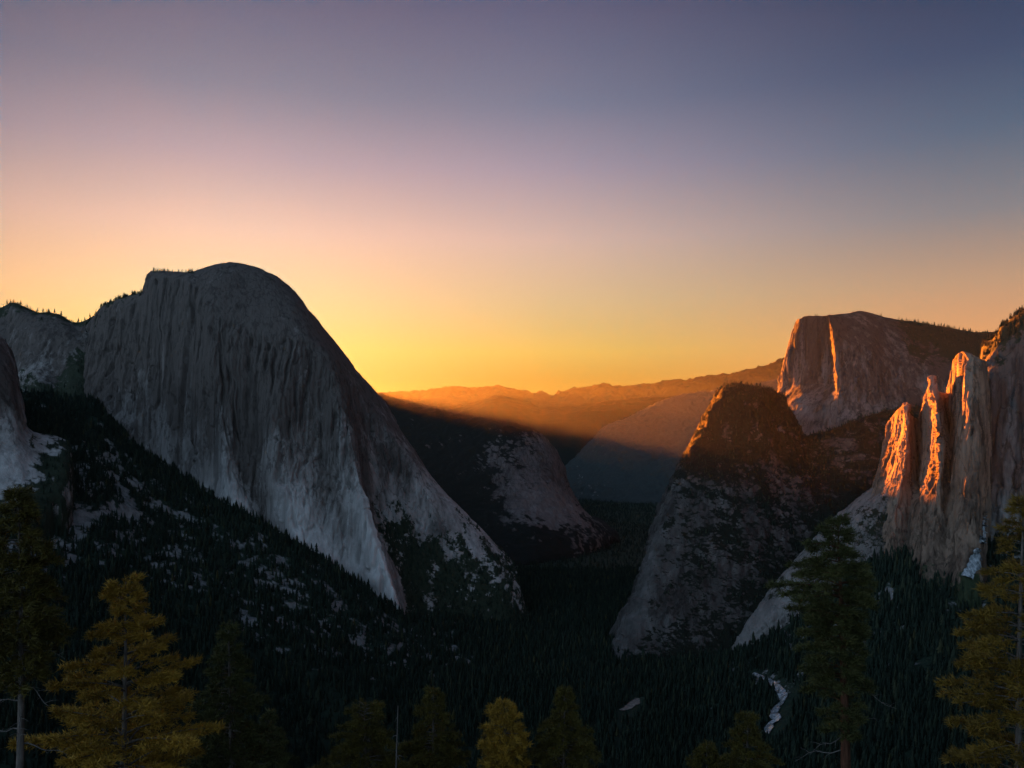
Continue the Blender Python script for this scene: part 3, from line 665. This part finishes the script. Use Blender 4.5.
def conifer(name, label, category, px, top_py, d, mat, bark, seed, slope=0.42, rmax=4.5, crown_from=0.25, whorl=0.55, droop=0.25, lift=0.25,
            gap=0.15, blade=(0.34, 0.052), trunk_r=0.32, lean=0.0, detail=1.0, group=None, sprays=1.0, dead=(), skew=0.0, tip=0.35):
    """Empty > trunk (with its limbs), crown, dead_branch ..."""
    rng = np.random.default_rng(seed)
    x, y, zt = P(px, top_py, d)
    x0 = x - lean * 10
    zg = ground_z(x0, y) - 0.4
    H = zt - zg
    root = bpy.data.objects.new(name, None); COL.objects.link(root)
    root.location = (x0, y, zg); root.empty_display_size = 0.5
    root['label'] = label; root['category'] = category
    if group: root['group'] = group
    nz = 24
    hz = np.linspace(0, 1, nz)
    axis = np.stack([lean * 10 * hz ** 1.5 + 0.12 * np.sin(hz * 5 + seed), 0.10 * np.sin(hz * 6 + seed * 2), hz * H], 1)
    wood = Bag()
    wood.add(*tube(axis, trunk_r * (1 - hz) ** 0.8 + 0.012, 10))
    leaf_p, leaf_d = [], []
    h = crown_from * H
    ph = rng.uniform(0, 6.28)
    while h < H - 0.15:
        u = H - h                                   # metres below the tip
        R = min(tip + slope * u, rmax) * rng.uniform(0.80, 1.12)
        low = (h - crown_from * H) / max(0.3 * H, 1)
        R *= 0.45 + 0.55 * min(1, max(low, 0) * 1.2)
        nb = max(4, int(round((4.2 + 0.8 * R) * detail)))
        for b in range(nb):
            if rng.random() < gap: continue
            ph += 2.4 + rng.normal() * 0.25
            L = R * rng.uniform(0.66, 1.12) * (1 + skew * math.cos(ph))
            ns = 7
            t = np.linspace(0, 1, ns)
            up0 = lift if u > 3 else lift + 0.55 * (1 - u / 3)
            zz = L * (up0 * t - (droop + up0 * 0.3) * t ** 2 * 1.2 + 0.35 * droop * t ** 4)
            bend = rng.normal() * 0.12
            dirv = np.array([math.cos(ph), math.sin(ph)]); per = np.array([-dirv[1], dirv[0]])
            base = np.array([np.interp(h / H, hz, axis[:, 0]), np.interp(h / H, hz, axis[:, 1]), h + rng.normal() * 0.12])
            pts = np.zeros((ns, 3))
            pts[:, :2] = base[:2] + L * t[:, None] * dirv + (bend * L * t ** 2)[:, None] * per
            pts[:, 2] = base[2] + zz
            wood.add(*tube(pts, (0.012 + 0.012 * L) * (1 - t) + 0.006, 4))
            # side twigs carry the needles
            nt_ = max(6, int(L * 11 * sprays * detail))
            tt = rng.uniform(0.16, 1.0, nt_) ** 0.85
            c = np.stack([np.interp(tt, t, pts[:, i]) for i in range(3)], 1)
            side = rng.choice([-1.0, 1.0], nt_)
            tl = (0.30 + 0.40 * L * (1.05 - tt)) * rng.uniform(0.5, 1.1, nt_)
            td = dirv[None] * 0.75 + per[None] * (side * rng.uniform(0.5, 1.1, nt_))[:, None]
            td /= np.linalg.norm(td, axis=1)[:, None]
            kq = 5
            for q in range(kq):
                s_ = (q + rng.random(nt_)) / kq
                pp = c.copy(); pp[:, :2] += td * (tl * s_)[:, None]
                pp[:, 2] += -0.10 * tl * s_ ** 2 + rng.normal(size=nt_) * 0.085
                leaf_p.append(pp)
                dd_ = np.concatenate([td, np.full((nt_, 1), 0.28)], 1); leaf_d.append(dd_)
        h += whorl * rng.uniform(0.7, 1.35) * (0.55 + 0.45 * min(1, u / 6))
    # leader
    k = 14
    leaf_p.append(np.stack([np.full(k, axis[-1, 0]), np.full(k, axis[-1, 1]), H - np.linspace(0, 1.0, k)], 1) + rng.normal(size=(k, 3)) * 0.03)
    leaf_d.append(np.tile([0, 0, 1.0], (k, 1)))
    wood.obj('trunk', bark, root)
    v, f = needles(np.concatenate(leaf_p), np.concatenate(leaf_d), rng, blade[0], blade[1], 4)
    mesh_obj('crown', v, f, mat, root, smooth=False)
    for (hp, ang, L, zr) in dead:                    # bare branches: height below the tip, heading, length, rise
        bb = Bag()
        hh = (H - hp) / H
        base = np.array([np.interp(hh, hz, axis[:, 0]), np.interp(hh, hz, axis[:, 1]), H - hp])
        t = np.linspace(0, 1, 8)
        dv = np.array([math.cos(ang), math.sin(ang), 0])
        pts = base + L * t[:, None] * dv; pts[:, 2] += L * (zr * t - 0.25 * t ** 2 + 0.05 * np.sin(t * 9 + hp))
        bb.add(*tube(pts, 0.035 * (1 - t) + 0.008, 5))
        for q in range(5):
            i = 2 + q
            e = pts[i] + np.array([dv[0] * 0.6 - dv[1] * (-1) ** q * 0.7, dv[1] * 0.6 + dv[0] * (-1) ** q * 0.7, -0.25 + 0.1 * q]) * L * 0.28
            bb.add(*tube(np.stack([pts[i], (pts[i] + e) / 2 + [0, 0, 0.05], e]), np.array([0.016, 0.011, 0.005]), 4))
        bb.obj('dead_branch', M_DEAD, root)
    return root


def near_trees():
    PI = math.pi
    conifer('fir_tree', 'tall dark olive fir at the picture edge with bare pale lower branches', 'tree', 18, 488, 40, M_OLIVE, M_BARK, 11, slope=0.40, rmax=2.9,
            crown_from=0.66, droop=0.35, lift=0.12, trunk_r=0.30, gap=0.12, whorl=0.5,
            dead=[(8.2, 0.2, 2.0, 0.05), (9.0, PI, 1.6, 0.1), (9.8, -0.5, 2.3, -0.1), (10.6, 3.4, 2.0, 0.0), (11.4, 5.2, 2.0, -0.1), (12.2, 2.8, 1.8, 0.05), (12.9, 0.3, 2.2, -0.15)])
    conifer('fir_tree', 'bright golden fir with layered upswept branches', 'tree', 124, 580, 45, M_GOLD, M_BARK, 23, slope=0.50, rmax=5.4,
            crown_from=0.25, droop=0.10, lift=0.46, gap=0.24, whorl=0.86, lean=0.02, skew=0.1, sprays=1.2, tip=0.7)
    conifer('fir_tree', 'narrow dim olive fir beside the bright golden fir', 'tree', 231, 622, 55, M_DARK, M_BARK, 31, slope=0.36, rmax=3.4, crown_from=0.2, droop=0.3, lift=0.1)
    conifer('fir_tree', 'broad dull brown fir next to the bare snag', 'tree', 366, 704, 62, M_OLIVE, M_BARK, 37, slope=0.75, rmax=3.6, crown_from=0.2, droop=0.2, lift=0.2, whorl=0.6, tip=0.8)
    conifer('fir_tree', 'dim olive fir just past the bare snag', 'tree', 432, 688, 66, M_OLIVE, M_BARK, 41, slope=0.5, rmax=3.0, crown_from=0.2, droop=0.25, lift=0.15)
    conifer('fir_tree', 'small yellow fir standing low over the valley', 'tree', 505, 703, 64, M_GOLD, M_BARK, 43, slope=0.62, rmax=2.0, crown_from=0.2, droop=0.15, lift=0.3, whorl=0.5, tip=0.5)
    conifer('fir_tree', 'slender olive fir nearest the valley centre', 'tree', 563, 688, 66, M_OLIVE, M_BARK, 47, slope=0.5, rmax=3.2, crown_from=0.2, droop=0.25, lift=0.15)
    conifer('fir_tree', 'low brownish fir tip beside the pale river', 'tree', 746, 714, 68, M_OLIVE, M_BARK, 53, slope=0.55, rmax=3.4, crown_from=0.2, droop=0.2, lift=0.2)
    conifer('fir_tree', 'tiny fir tip left of the brownish fir by the river', 'tree', 708, 744, 70, M_OLIVE, M_BARK, 57, slope=0.6, rmax=2.4, crown_from=0.2, droop=0.2, lift=0.2)
    conifer('fir_tree', 'faint dark fir tip behind the narrow dim fir', 'tree', 268, 712, 72, M_DARK, M_BARK, 59, slope=0.5, rmax=2.6, crown_from=0.2, droop=0.2, lift=0.2)
    conifer('pine_tree', 'tall dark pine with bare reddish trunk rising before the slabs', 'tree', 838, 518, 50, M_DARK, M_REDBARK, 61, slope=0.46, rmax=2.9, crown_from=0.58,
            droop=0.15, lift=0.28, gap=0.22, whorl=0.5, trunk_r=0.50, lean=-0.06, skew=-0.3, blade=(0.36, 0.05), tip=0.6,
            dead=[(10.5, 5.9, 3.0, -0.15), (12.2, 0.2, 2.4, -0.1), (13.8, PI + 0.3, 2.6, 0.0), (14.6, PI - 0.3, 3.0, -0.05), (5.6, PI + 0.9, 1.6, 0.1)])
    conifer('fir_tree', 'large golden fir cut by the picture edge', 'tree', 1022, 500, 41, M_TAN, M_BARK, 71, slope=0.36, rmax=3.1, crown_from=0.25, droop=0.22, lift=0.25, gap=0.22, whorl=0.66)
    # the bare snag
    x, y, zt = P(397, 706, 60)
    zg = ground_z(x, y) - 0.4
    root = bpy.data.objects.new('dead_tree', None); COL.objects.link(root); root.location = (x, y, zg)
    root['label'] = 'thin bare bleached snag between two brown firs'; root['category'] = 'dead tree'
    H = zt - zg
    t = np.linspace(0, 1, 14)
    ax = np.stack([0.10 * np.sin(t * 7), 0.08 * np.cos(t * 6), t * H], 1)
    w = Bag(); w.add(*tube(ax, 0.16 * (1 - t) + 0.03, 8)); w.obj('trunk', M_DEAD, root)
    rng = np.random.default_rng(5)
    for i in range(9):
        hh = rng.uniform(0.55, 0.96); a = rng.uniform(0, 6.28); L = rng.uniform(0.4, 1.3) * (1.5 - hh)
        b0 = np.array([np.interp(hh, t, ax[:, 0]), np.interp(hh, t, ax[:, 1]), hh * H]); s = np.linspace(0, 1, 4)
        pts = b0 + L * s[:, None] * np.array([math.cos(a), math.sin(a), 0.15]) - np.array([0, 0, 0.3]) * (s ** 2)[:, None]
        bb = Bag(); bb.add(*tube(pts, 0.035 * (1 - s) + 0.01, 4)); bb.obj('dead_branch', M_DEAD, root)


near_trees()
print('trees', round(time.time() - T0, 1))


# ================================================================== WATER AND CLEARING (draped on the land)
def bvh_of(names):
    vs, fs, n = [], [], 0
    for nm in names:
        for o, V, N, vg in LAND[nm]:
            v = V.reshape(-1, 3); vs.append(v); fs.append(grid_faces(*V.shape[:2]) + n); n += len(v)
    return BVHTree.FromPolygons(np.concatenate(vs).tolist(), np.concatenate(fs).tolist())


BV = bvh_of(['hillside', 'ground', 'cliff'])


def hit(px, py):
    dv = Vector(((px - 512) / F, 1.0, (HZ - py) / F)).normalized()
    h = BV.ray_cast(Vector((0, 0, 0)), dv)
    return h[0], h[1]


def ribbon(name, path, widths, mat, lift, label, steps=60, cross=7, seed=1):
    path = np.array(path, float); s = np.arange(len(path)); q = np.linspace(0, len(path) - 1, steps)
    px = pchip(s.astype(float), path[:, :1], q)[:, 0]; py = pchip(s.astype(float), path[:, 1:], q)[:, 0]
    w = np.interp(q, s, widths)
    rng = np.random.default_rng(seed)
    sm = lambda a: np.convolve(np.pad(a, 3, mode='edge'), np.ones(7) / 7, 'valid')
    wl = w * sm(rng.uniform(0.3, 1.6, steps)); wr = w * sm(rng.uniform(0.3, 1.6, steps))
    ctr = [hit(a, b) for a, b in zip(px, py)]
    C0 = np.array([tuple(c[0]) for c in ctr])
    tan = np.gradient(C0, axis=0); nrm = np.array([tuple(c[1]) for c in ctr]); nrm[nrm[:, 2] < 0] *= -1
    side = np.cross(tan, nrm); side /= np.linalg.norm(side, axis=1)[:, None] + 1e-9
    m = C0[:, 1] / F                                # metres per picture pixel there
    rows = []
    for k, u in enumerate(np.linspace(-1, 1, cross)):
        off = np.where(u < 0, wl, wr) * 0.5 * u * m
        p = C0 + side * off[:, None]
        for i in range(steps):
            h = BV.find_nearest(Vector(p[i]))
            nn = Vector(h[1]);
            if nn.z < 0: nn.negate()
            p[i] = np.array(h[0] + nn * lift)
        rows.append(p)
    V = np.stack(rows, 1)
    o = mesh_obj(name, V.reshape(-1, 3), grid_faces(steps, cross), mat)
    o['kind'] = 'structure'; o['label'] = label
    return C0


def water_mat():
    m, nt, b = new_mat('white water')
    co = nd(nt, 'ShaderNodeTexCoord').outputs['Object']
    n1 = noise_n(nt, mapped(nt, co, (0.12, 0.12, 0.05)), 1.0, 4, 0.7)
    nt.links.new(ramp(nt, n1, [(0.38, (0.06, 0.08, 0.09)), (0.62, (0.36, 0.40, 0.43))]), b.inputs['Base Color'])
    b.inputs['Roughness'].default_value = 0.25
    return m


M_WATER = water_mat()
M_SAND, _nt, _b = new_mat('pale gravel')
_c = noise_n(_nt, mapped(_nt, nd(_nt, 'ShaderNodeTexCoord').outputs['Object'], (0.15, 0.15, 0.15)), 1.0, 4, 0.7)
_nt.links.new(ramp(_nt, _c, [(0.35, (0.05, 0.046, 0.04)), (0.62, (0.28, 0.25, 0.22))]), _b.inputs['Base Color']); _b.inputs['Roughness'].default_value = 0.95

AVOID = []
AVOID.append((ribbon('river', [(754, 674), (764, 679), (774, 684), (781, 691), (784, 699), (778, 707), (774, 714), (778, 720), (771, 726), (766, 733)],
                     [3, 5, 7, 8, 11, 12, 9, 9, 13, 16], M_WATER, 3.5, 'pale winding river in the dark forest'), 17))
AVOID.append((ribbon('clearing', [(621, 711), (628, 708), (634, 704), (639, 699)], [5, 8, 11, 6], M_SAND, 2.0, 'small pale gravel clearing in the forest'), 15))
AVOID.append((ribbon('waterfall', [(985, 512), (984, 530), (980, 548), (974, 562), (966, 578)], [4, 7, 10, 12, 9], M_WATER, 7.0,
                     'pale waterfall at the foot of the tall granite wall'), 16))


# ================================================================== FORESTS
def proto(seed, tiers=4, n=7):
    rng = np.random.default_rng(seed); v, f = [], []
    for t in range(tiers):
        z0 = 0.12 + 0.88 * t / tiers * 0.92; z1 = min(1.0, z0 + 0.88 / tiers * 1.75) if t < tiers - 1 else 1.0
        R = 0.17 * (1 - t / tiers) ** 0.85 + 0.02
        a = np.linspace(0, 2 * np.pi, n, endpoint=False) + rng.uniform(0, 6)
        r = R * rng.uniform(0.55, 1.2, n)
        zz = z0 + rng.normal(size=n) * 0.03
        for i in range(n):
            j = (i + 1) % n
            b = len(v)
            v += [(0, 0, z1), (r[i] * math.cos(a[i]), r[i] * math.sin(a[i]), zz[i]), (r[j] * 0.55 * math.cos(a[j]), r[j] * 0.55 * math.sin(a[j]), zz[j] + 0.03)]
            f.append((b, b + 1, b + 2))
    return np.array(v), np.array(f)


PROTOS = [proto(s, 3 + s % 3, 6 + s % 2) for s in range(5)]


def forest_mat():
    m, nt, b = new_mat('far conifers')
    a = nd(nt, 'ShaderNodeAttribute', attribute_name='tone').outputs['Fac']
    nt.links.new(ramp(nt, a, [(0.0, (0.010, 0.017, 0.012)), (0.6, (0.017, 0.028, 0.020)), (0.9, (0.034, 0.044, 0.026)), (1.0, (0.06, 0.052, 0.02))]), b.inputs['Base Color'])
    b.inputs['Roughness'].default_value = 0.8; b.inputs['Specular IOR Level'].default_value = 0.1
    return m


M_FOREST = forest_mat()


def scatter(V, N, vg, count, rng, thresh=0.45, dmin=0, dmax=1e9, clump=True, rows=None, upmin=0.25, pxr=(-160, 1180)):
    a = V[:-1, :-1]; b = V[1:, :-1]; c = V[:-1, 1:]; e = V[1:, 1:]
    area = np.linalg.norm(np.cross(b - a, c - a), axis=-1)
    y = a[..., 1]
    px = 512 + a[..., 0] / np.maximum(y, 1) * F; py = HZ - a[..., 2] / np.maximum(y, 1) * F
    wgt = area * (vg[:-1, :-1] > thresh) * (N[:-1, :-1, 2] > upmin) * (y > dmin) * (y < dmax) * (px > pxr[0]) * (px < pxr[1]) * (py < 860)
    if rows: m = np.zeros(wgt.shape[0], bool); m[rows[0]:rows[1]] = True; wgt = wgt * m[:, None]
    w = wgt.ravel(); tot = w.sum()
    if tot <= 0: return np.zeros((0, 3))
    idx = np.searchsorted(np.cumsum(w) / tot, rng.random(count)); idx = np.clip(idx, 0, w.size - 1)
    u, v = rng.random((2, count, 1))
    A, B, C, E = (q.reshape(-1, 3)[idx] for q in (a, b, c, e))
    p = A * (1 - u) * (1 - v) + B * u * (1 - v) + C * (1 - u) * v + E * u * v
    if clump:
        keep = fbm(p, 55, 3, off=3.3) + 0.35 * rng.random(count) > -0.12
        p = p[keep]
    for Cc, rad in AVOID:
        Cc = np.concatenate([Cc - [0, k, 0] for k in (0, rad * 1.6, rad * 3.2)])
        dmin_ = np.min(np.linalg.norm(p[:, None, :2] - Cc[None, ::3, :2], axis=-1), axis=1); p = p[dmin_ > rad]
    return p


def forest(name, pts, hmin, hmax, seed, label):
    rng = np.random.default_rng(seed)
    n = len(pts); k = rng.integers(0, len(PROTOS), n)
    hh = hmin + (hmax - hmin) * rng.beta(1.4, 2.4, n); fat = rng.uniform(0.8, 1.35, n); rot = rng.uniform(0, 6.28, n)
    vs, fs, tn, base = [], [], [], 0
    for q, (pv, pf) in enumerate(PROTOS):
        ii = np.where(k == q)[0]
        if len(ii) == 0: continue
        c, s = np.cos(rot[ii])[:, None], np.sin(rot[ii])[:, None]
        X = (pv[None, :, 0] * c - pv[None, :, 1] * s) * (hh[ii] * fat[ii])[:, None] + pts[ii, :1]
        Y = (pv[None, :, 0] * s + pv[None, :, 1] * c) * (hh[ii] * fat[ii])[:, None] + pts[ii, 1:2]
        Z = pv[None, :, 2] * hh[ii][:, None] + pts[ii, 2:3] - 1.0
        vs.append(np.stack([X, Y, Z], -1).reshape(-1, 3))
        fs.append((pf[None] + (np.arange(len(ii)) * len(pv))[:, None, None]).reshape(-1, 3) + base); base += len(ii) * len(pv)
        tn.append(np.repeat(np.clip(rng.beta(2, 2, len(ii)), 0, 1), len(pv)))
    o = mesh_obj(name, np.concatenate(vs), np.concatenate(fs), M_FOREST, smooth=False, attrs={'tone': np.concatenate(tn)})
    o['kind'] = 'stuff'; o['label'] = label
    return n


def forests():
    rng = np.random.default_rng(99)
    (oA, VA, NA, gA), (oB, VB, NB, gB) = LAND['hillside']
    n = forest('forest', scatter(VA, NA, gA, 30000, rng), 10, 44, 1, 'dense dark conifer forest on the slope under the great dome')
    n += forest('forest', scatter(VB, NB, gB, 20000, rng), 10, 44, 2, 'dark conifer forest on the slope under the spires')
    og, Vg, Ng, gg = LAND['ground'][0]
    n += forest('forest', np.concatenate([scatter(Vg, Ng, gg, 44000, rng, dmin=1500, dmax=4300, pxr=(390, 880)), scatter(Vg, Ng, gg, 22000, rng, dmin=4300, dmax=9500, clump=False, pxr=(380, 760))]), 12, 44, 3, 'dark conifer forest covering the valley floor')
    pts = []
    for nm, cnt in (('mountain', [6000, 1200, 7000, 2200]), ('cliff', [900, 1500, 1500, 2600])):
        for (o, V, N, vg), c in zip(LAND[nm], cnt):
            pts.append(scatter(V, N, vg, c, rng, thresh=0.6, dmax=3900, upmin=0.12))
    n += forest('forest', np.concatenate(pts), 7, 22, 4, 'scattered conifers and brush on the ledges of the cliffs')
    print('forest trees', n)


forests()


# ---- single conifers standing on the skyline
def rim_trees():
    ms = []
    for s in range(4):
        pv, pf = proto(40 + s, 5, 7)
        th = np.linspace(0, 2 * np.pi, 6)[:-1]
        me = mesh_obj('skyline_conifer', pv, pf, M_FOREST, smooth=False, attrs={'tone': np.full(len(pv), 0.4)})
        ms.append(me.data); bpy.data.objects.remove(me)
    rng = np.random.default_rng(12)

    def row(land, idx, crest_row, pxs, hmin, hmax, label, group):
        o, V, N, vg = LAND[land][idx]
        for px in pxs:
            # the skyline vertex nearest to that bearing
            sub = V[max(crest_row - 14, 0):crest_row + 22]
            pp = 512 + sub[..., 0] / sub[..., 1] * F; ev = sub[..., 2] / sub[..., 1]
            m = np.where(np.abs(pp - px) < 1.6, ev, -9)
            i = np.unravel_index(np.argmax(m), m.shape)
            if m[i] < -8: continue
            c = sub[i]
            t = bpy.data.objects.new('skyline_conifer', ms[int(rng.integers(0, 4))]); COL.objects.link(t)
            h = rng.uniform(hmin, hmax); w = h * rng.uniform(0.85, 1.35)
            t.location = c - np.array([0, 0, 1.0]); t.scale = (w, w, h); t.rotation_euler = (0, 0, rng.uniform(0, 6.28))
            t['label'] = label; t['category'] = 'tree'; t['group'] = group

    row('mountain', 0, 60, [157, 161, 166, 170, 173, 178, 183, 189, 196], 8, 15, 'tiny conifer on the flat shoulder of the great dome', 'conifers on the great dome')
    row('mountain', 1, 40, list(np.cumsum(rng.uniform(3.2, 6.5, 26)) + 0), 13, 27, 'small conifer along the ridge beside the great dome', 'conifers along the ridge')
    row('mountain', 3, 48, list(np.cumsum(rng.uniform(1.8, 4.4, 24)) + 901), 10, 20, 'tiny conifer on the wooded back of the square topped dome', 'conifers on the square topped dome')
    row('cliff', 2, 38, list(np.cumsum(rng.uniform(1.2, 3.2, 18)) + 985), 10, 20, 'conifer on the rim of the tall granite wall', 'conifers on the granite wall')
    row('mountain', 2, 38, list(np.cumsum(rng.uniform(2.5, 5.5, 14)) + 718), 10, 20, 'small conifer on top of the dark buttress', 'conifers on the dark buttress')
    row('mountain', 0, 60, list(np.cumsum(rng.uniform(3, 6.5, 8)) + 96), 11, 20, 'small conifer in the notch beside the great dome', 'conifers in the notch')


rim_trees()
print('forest', round(time.time() - T0, 1))

# ================================================================== SKY, SUN, AIR
def lin(*c):
    return tuple(((v / 255) / 12.92 if v / 255 <= 0.04045 else ((v / 255 + 0.055) / 1.055) ** 2.4) for v in c)


def build_world():
    w = bpy.data.worlds.new('World'); S.world = w; w.use_nodes = True
    nt = w.node_tree; L = nt.links.new
    bg = nt.nodes['Background']
    sky = nd(nt, 'ShaderNodeTexSky', sky_type='NISHITA', sun_disc=False)
    sky.sun_elevation = SUN_EL; sky.sun_rotation = SUN_AZ; sky.dust_density = 3.0; sky.ozone_density = 3.0
    co = nd(nt, 'ShaderNodeTexCoord').outputs['Generated']
    sp = nd(nt, 'ShaderNodeSeparateXYZ'); L(co, sp.inputs[0])
    z = sp.outputs['Z']
    # horizontal angle from the glow, as a cosine
    ga = math.radians(-9.0)
    hx = math_n(nt, 'MULTIPLY', sp.outputs['X'], math.sin(ga)); hy = math_n(nt, 'MULTIPLY', sp.outputs['Y'], math.cos(ga))
    dot = math_n(nt, 'ADD', hx, hy)
    hl = math_n(nt, 'SQRT', math_n(nt, 'MAXIMUM', math_n(nt, 'SUBTRACT', 1.0, math_n(nt, 'MULTIPLY', z, z)), 1e-4))
    ca = math_n(nt, 'DIVIDE', dot, hl)
    ang = math_n(nt, 'ARCCOSINE', math_n(nt, 'MINIMUM', math_n(nt, 'MAXIMUM', ca, -1.0), 1.0))
    near = [(0.0, SKY_N[0])] + [(a, b) for a, b in zip(SKY_Z, SKY_N)] + [(1.0, SKY_TOP)]
    side = [(0.0, SKY_S[0])] + [(a, b) for a, b in zip(SKY_Z, SKY_S)] + [(1.0, SKY_TOP)]
    rear = SKY_R
    A = ramp(nt, z, near); B = ramp(nt, z, side); Cc = ramp(nt, z, rear)
    f1 = ramp(nt, math_n(nt, 'DIVIDE', ang, math.radians(42)), [(0.15, (0, 0, 0)), (1.0, (1, 1, 1))], 'EASE')
    f2 = nd(nt, 'ShaderNodeMapRange', interpolation_type='SMOOTHSTEP'); L(ang, f2.inputs[0])
    f2.inputs[1].default_value = math.radians(55); f2.inputs[2].default_value = math.radians(115)
    lf = math_n(nt, 'SUBTRACT', 0.95, math_n(nt, 'MULTIPLY', sp.outputs['X'], 0.90), clamp=False)
    cl = nd(nt, 'ShaderNodeCombineColor'); [L(lf, cl.inputs[i]) for i in range(3)]
    Cc = mixc(nt, 1.0, Cc, cl.outputs[0], 'MULTIPLY')
    c = mixc(nt, f1, A, B); c = mixc(nt, f2.outputs[0], c, Cc)
    # the ramps are written as display-referred radiance; the sky texture works at strength 0.1
    c = mixc(nt, 1.0, c, (10.0 / 2 ** EXPOSURE,) * 3, 'MULTIPLY')
    c = mixc(nt, 0.99, sky.outputs[0], c)
    L(c, bg.inputs[0]); bg.inputs[1].default_value = 0.1


# sine of elevation for picture rows 380, 350, 300, 240, 170, 100, 0
SKY_Z = [0.074, 0.11, 0.172, 0.243, 0.321, 0.39, 0.48]
SKY_N = [(0.2191, 0.1826, 0.0033), (0.4446, 0.3705, 0.0533), (0.4837, 0.4031, 0.2063), (0.5269, 0.3934, 0.3409), (0.2795, 0.2586, 0.3389), (0.1117, 0.1588, 0.2546), (0.0694, 0.0875, 0.1714)]
SKY_S = [(0.7928, 0.3316, 0.0854), (0.6995, 0.3229, 0.1230), (0.4664, 0.2883, 0.1709), (0.2056, 0.2014, 0.2132), (0.0734, 0.1171, 0.1802), (0.0329, 0.0611, 0.1270), (0.0152, 0.0280, 0.0725)]
SKY_TOP = lin(44, 48, 74)
SKY_R = [(0.0, (0.46, 0.70, 0.92)), (0.15, (0.74, 1.02, 1.30)), (0.45, (0.46, 0.69, 0.98)), (1.0, SKY_TOP)]
build_world()

sd = bpy.data.lights.new('sun', 'SUN'); so = bpy.data.objects.new('sun', sd); COL.objects.link(so)
sd.energy = 5.0; sd.angle = math.radians(0.53); sd.color = (1.0, 0.21, 0.014)
so.rotation_euler = Vector((-SUN[0], -SUN[1], -SUN[2])).to_track_quat('-Z', 'Y').to_euler()

HAZE = 0.195e-5


def build_haze():
    x0, x1, y0, y1, z0, z1 = -16000, 18000, -2000, 25200, -900, 1150
    v = np.array([(x, y, z) for z in (z0, z1) for y in (y0, y1) for x in (x0, x1)], float)
    f = np.array([(0, 2, 3, 1), (4, 5, 7, 6), (0, 1, 5, 4), (2, 6, 7, 3), (0, 4, 6, 2), (1, 3, 7, 5)])
    m = bpy.data.materials.new('evening haze'); m.use_nodes = True
    nt = m.node_tree; nt.nodes.remove(nt.nodes['Principled BSDF'])
    pv = nd(nt, 'ShaderNodeVolumePrincipled')
    pv.inputs['Color'].default_value = (0.66, 0.80, 1.0, 1)
    pv.inputs['Density'].default_value = HAZE
    pv.inputs['Anisotropy'].default_value = 0.66
    nt.links.new(pv.outputs[0], nt.nodes['Material Output'].inputs['Volume'])
    o = mesh_obj('haze', v, f, m, smooth=False); o['kind'] = 'stuff'; o['label'] = 'thin evening haze filling the valley'


build_haze()

cam = bpy.data.cameras.new('camera'); co = bpy.data.objects.new('camera', cam); COL.objects.link(co)
cam.sensor_fit = 'HORIZONTAL'; cam.sensor_width = 36.0; cam.lens = 36.0 * F / 1024.0
cam.shift_y = (HZ - 384.0) / 1024.0
cam.clip_start = 0.5; cam.clip_end = 90000
co.location = (0, 0, 0); co.rotation_euler = (math.pi / 2, 0, 0)
S.camera = co
S.view_settings.view_transform = 'Standard'; S.view_settings.look = 'None'
S.view_settings.exposure = EXPOSURE; S.view_settings.gamma = 1.0
cy = S.cycles
cy.use_denoising = True
cy.max_bounces = 6; cy.diffuse_bounces = 3; cy.volume_bounces = 1; cy.transparent_max_bounces = 8
cy.use_adaptive_sampling = True; cy.adaptive_threshold = 0.005
cy.sample_clamp_indirect = 4.0
print('done', round(time.time() - T0, 1))
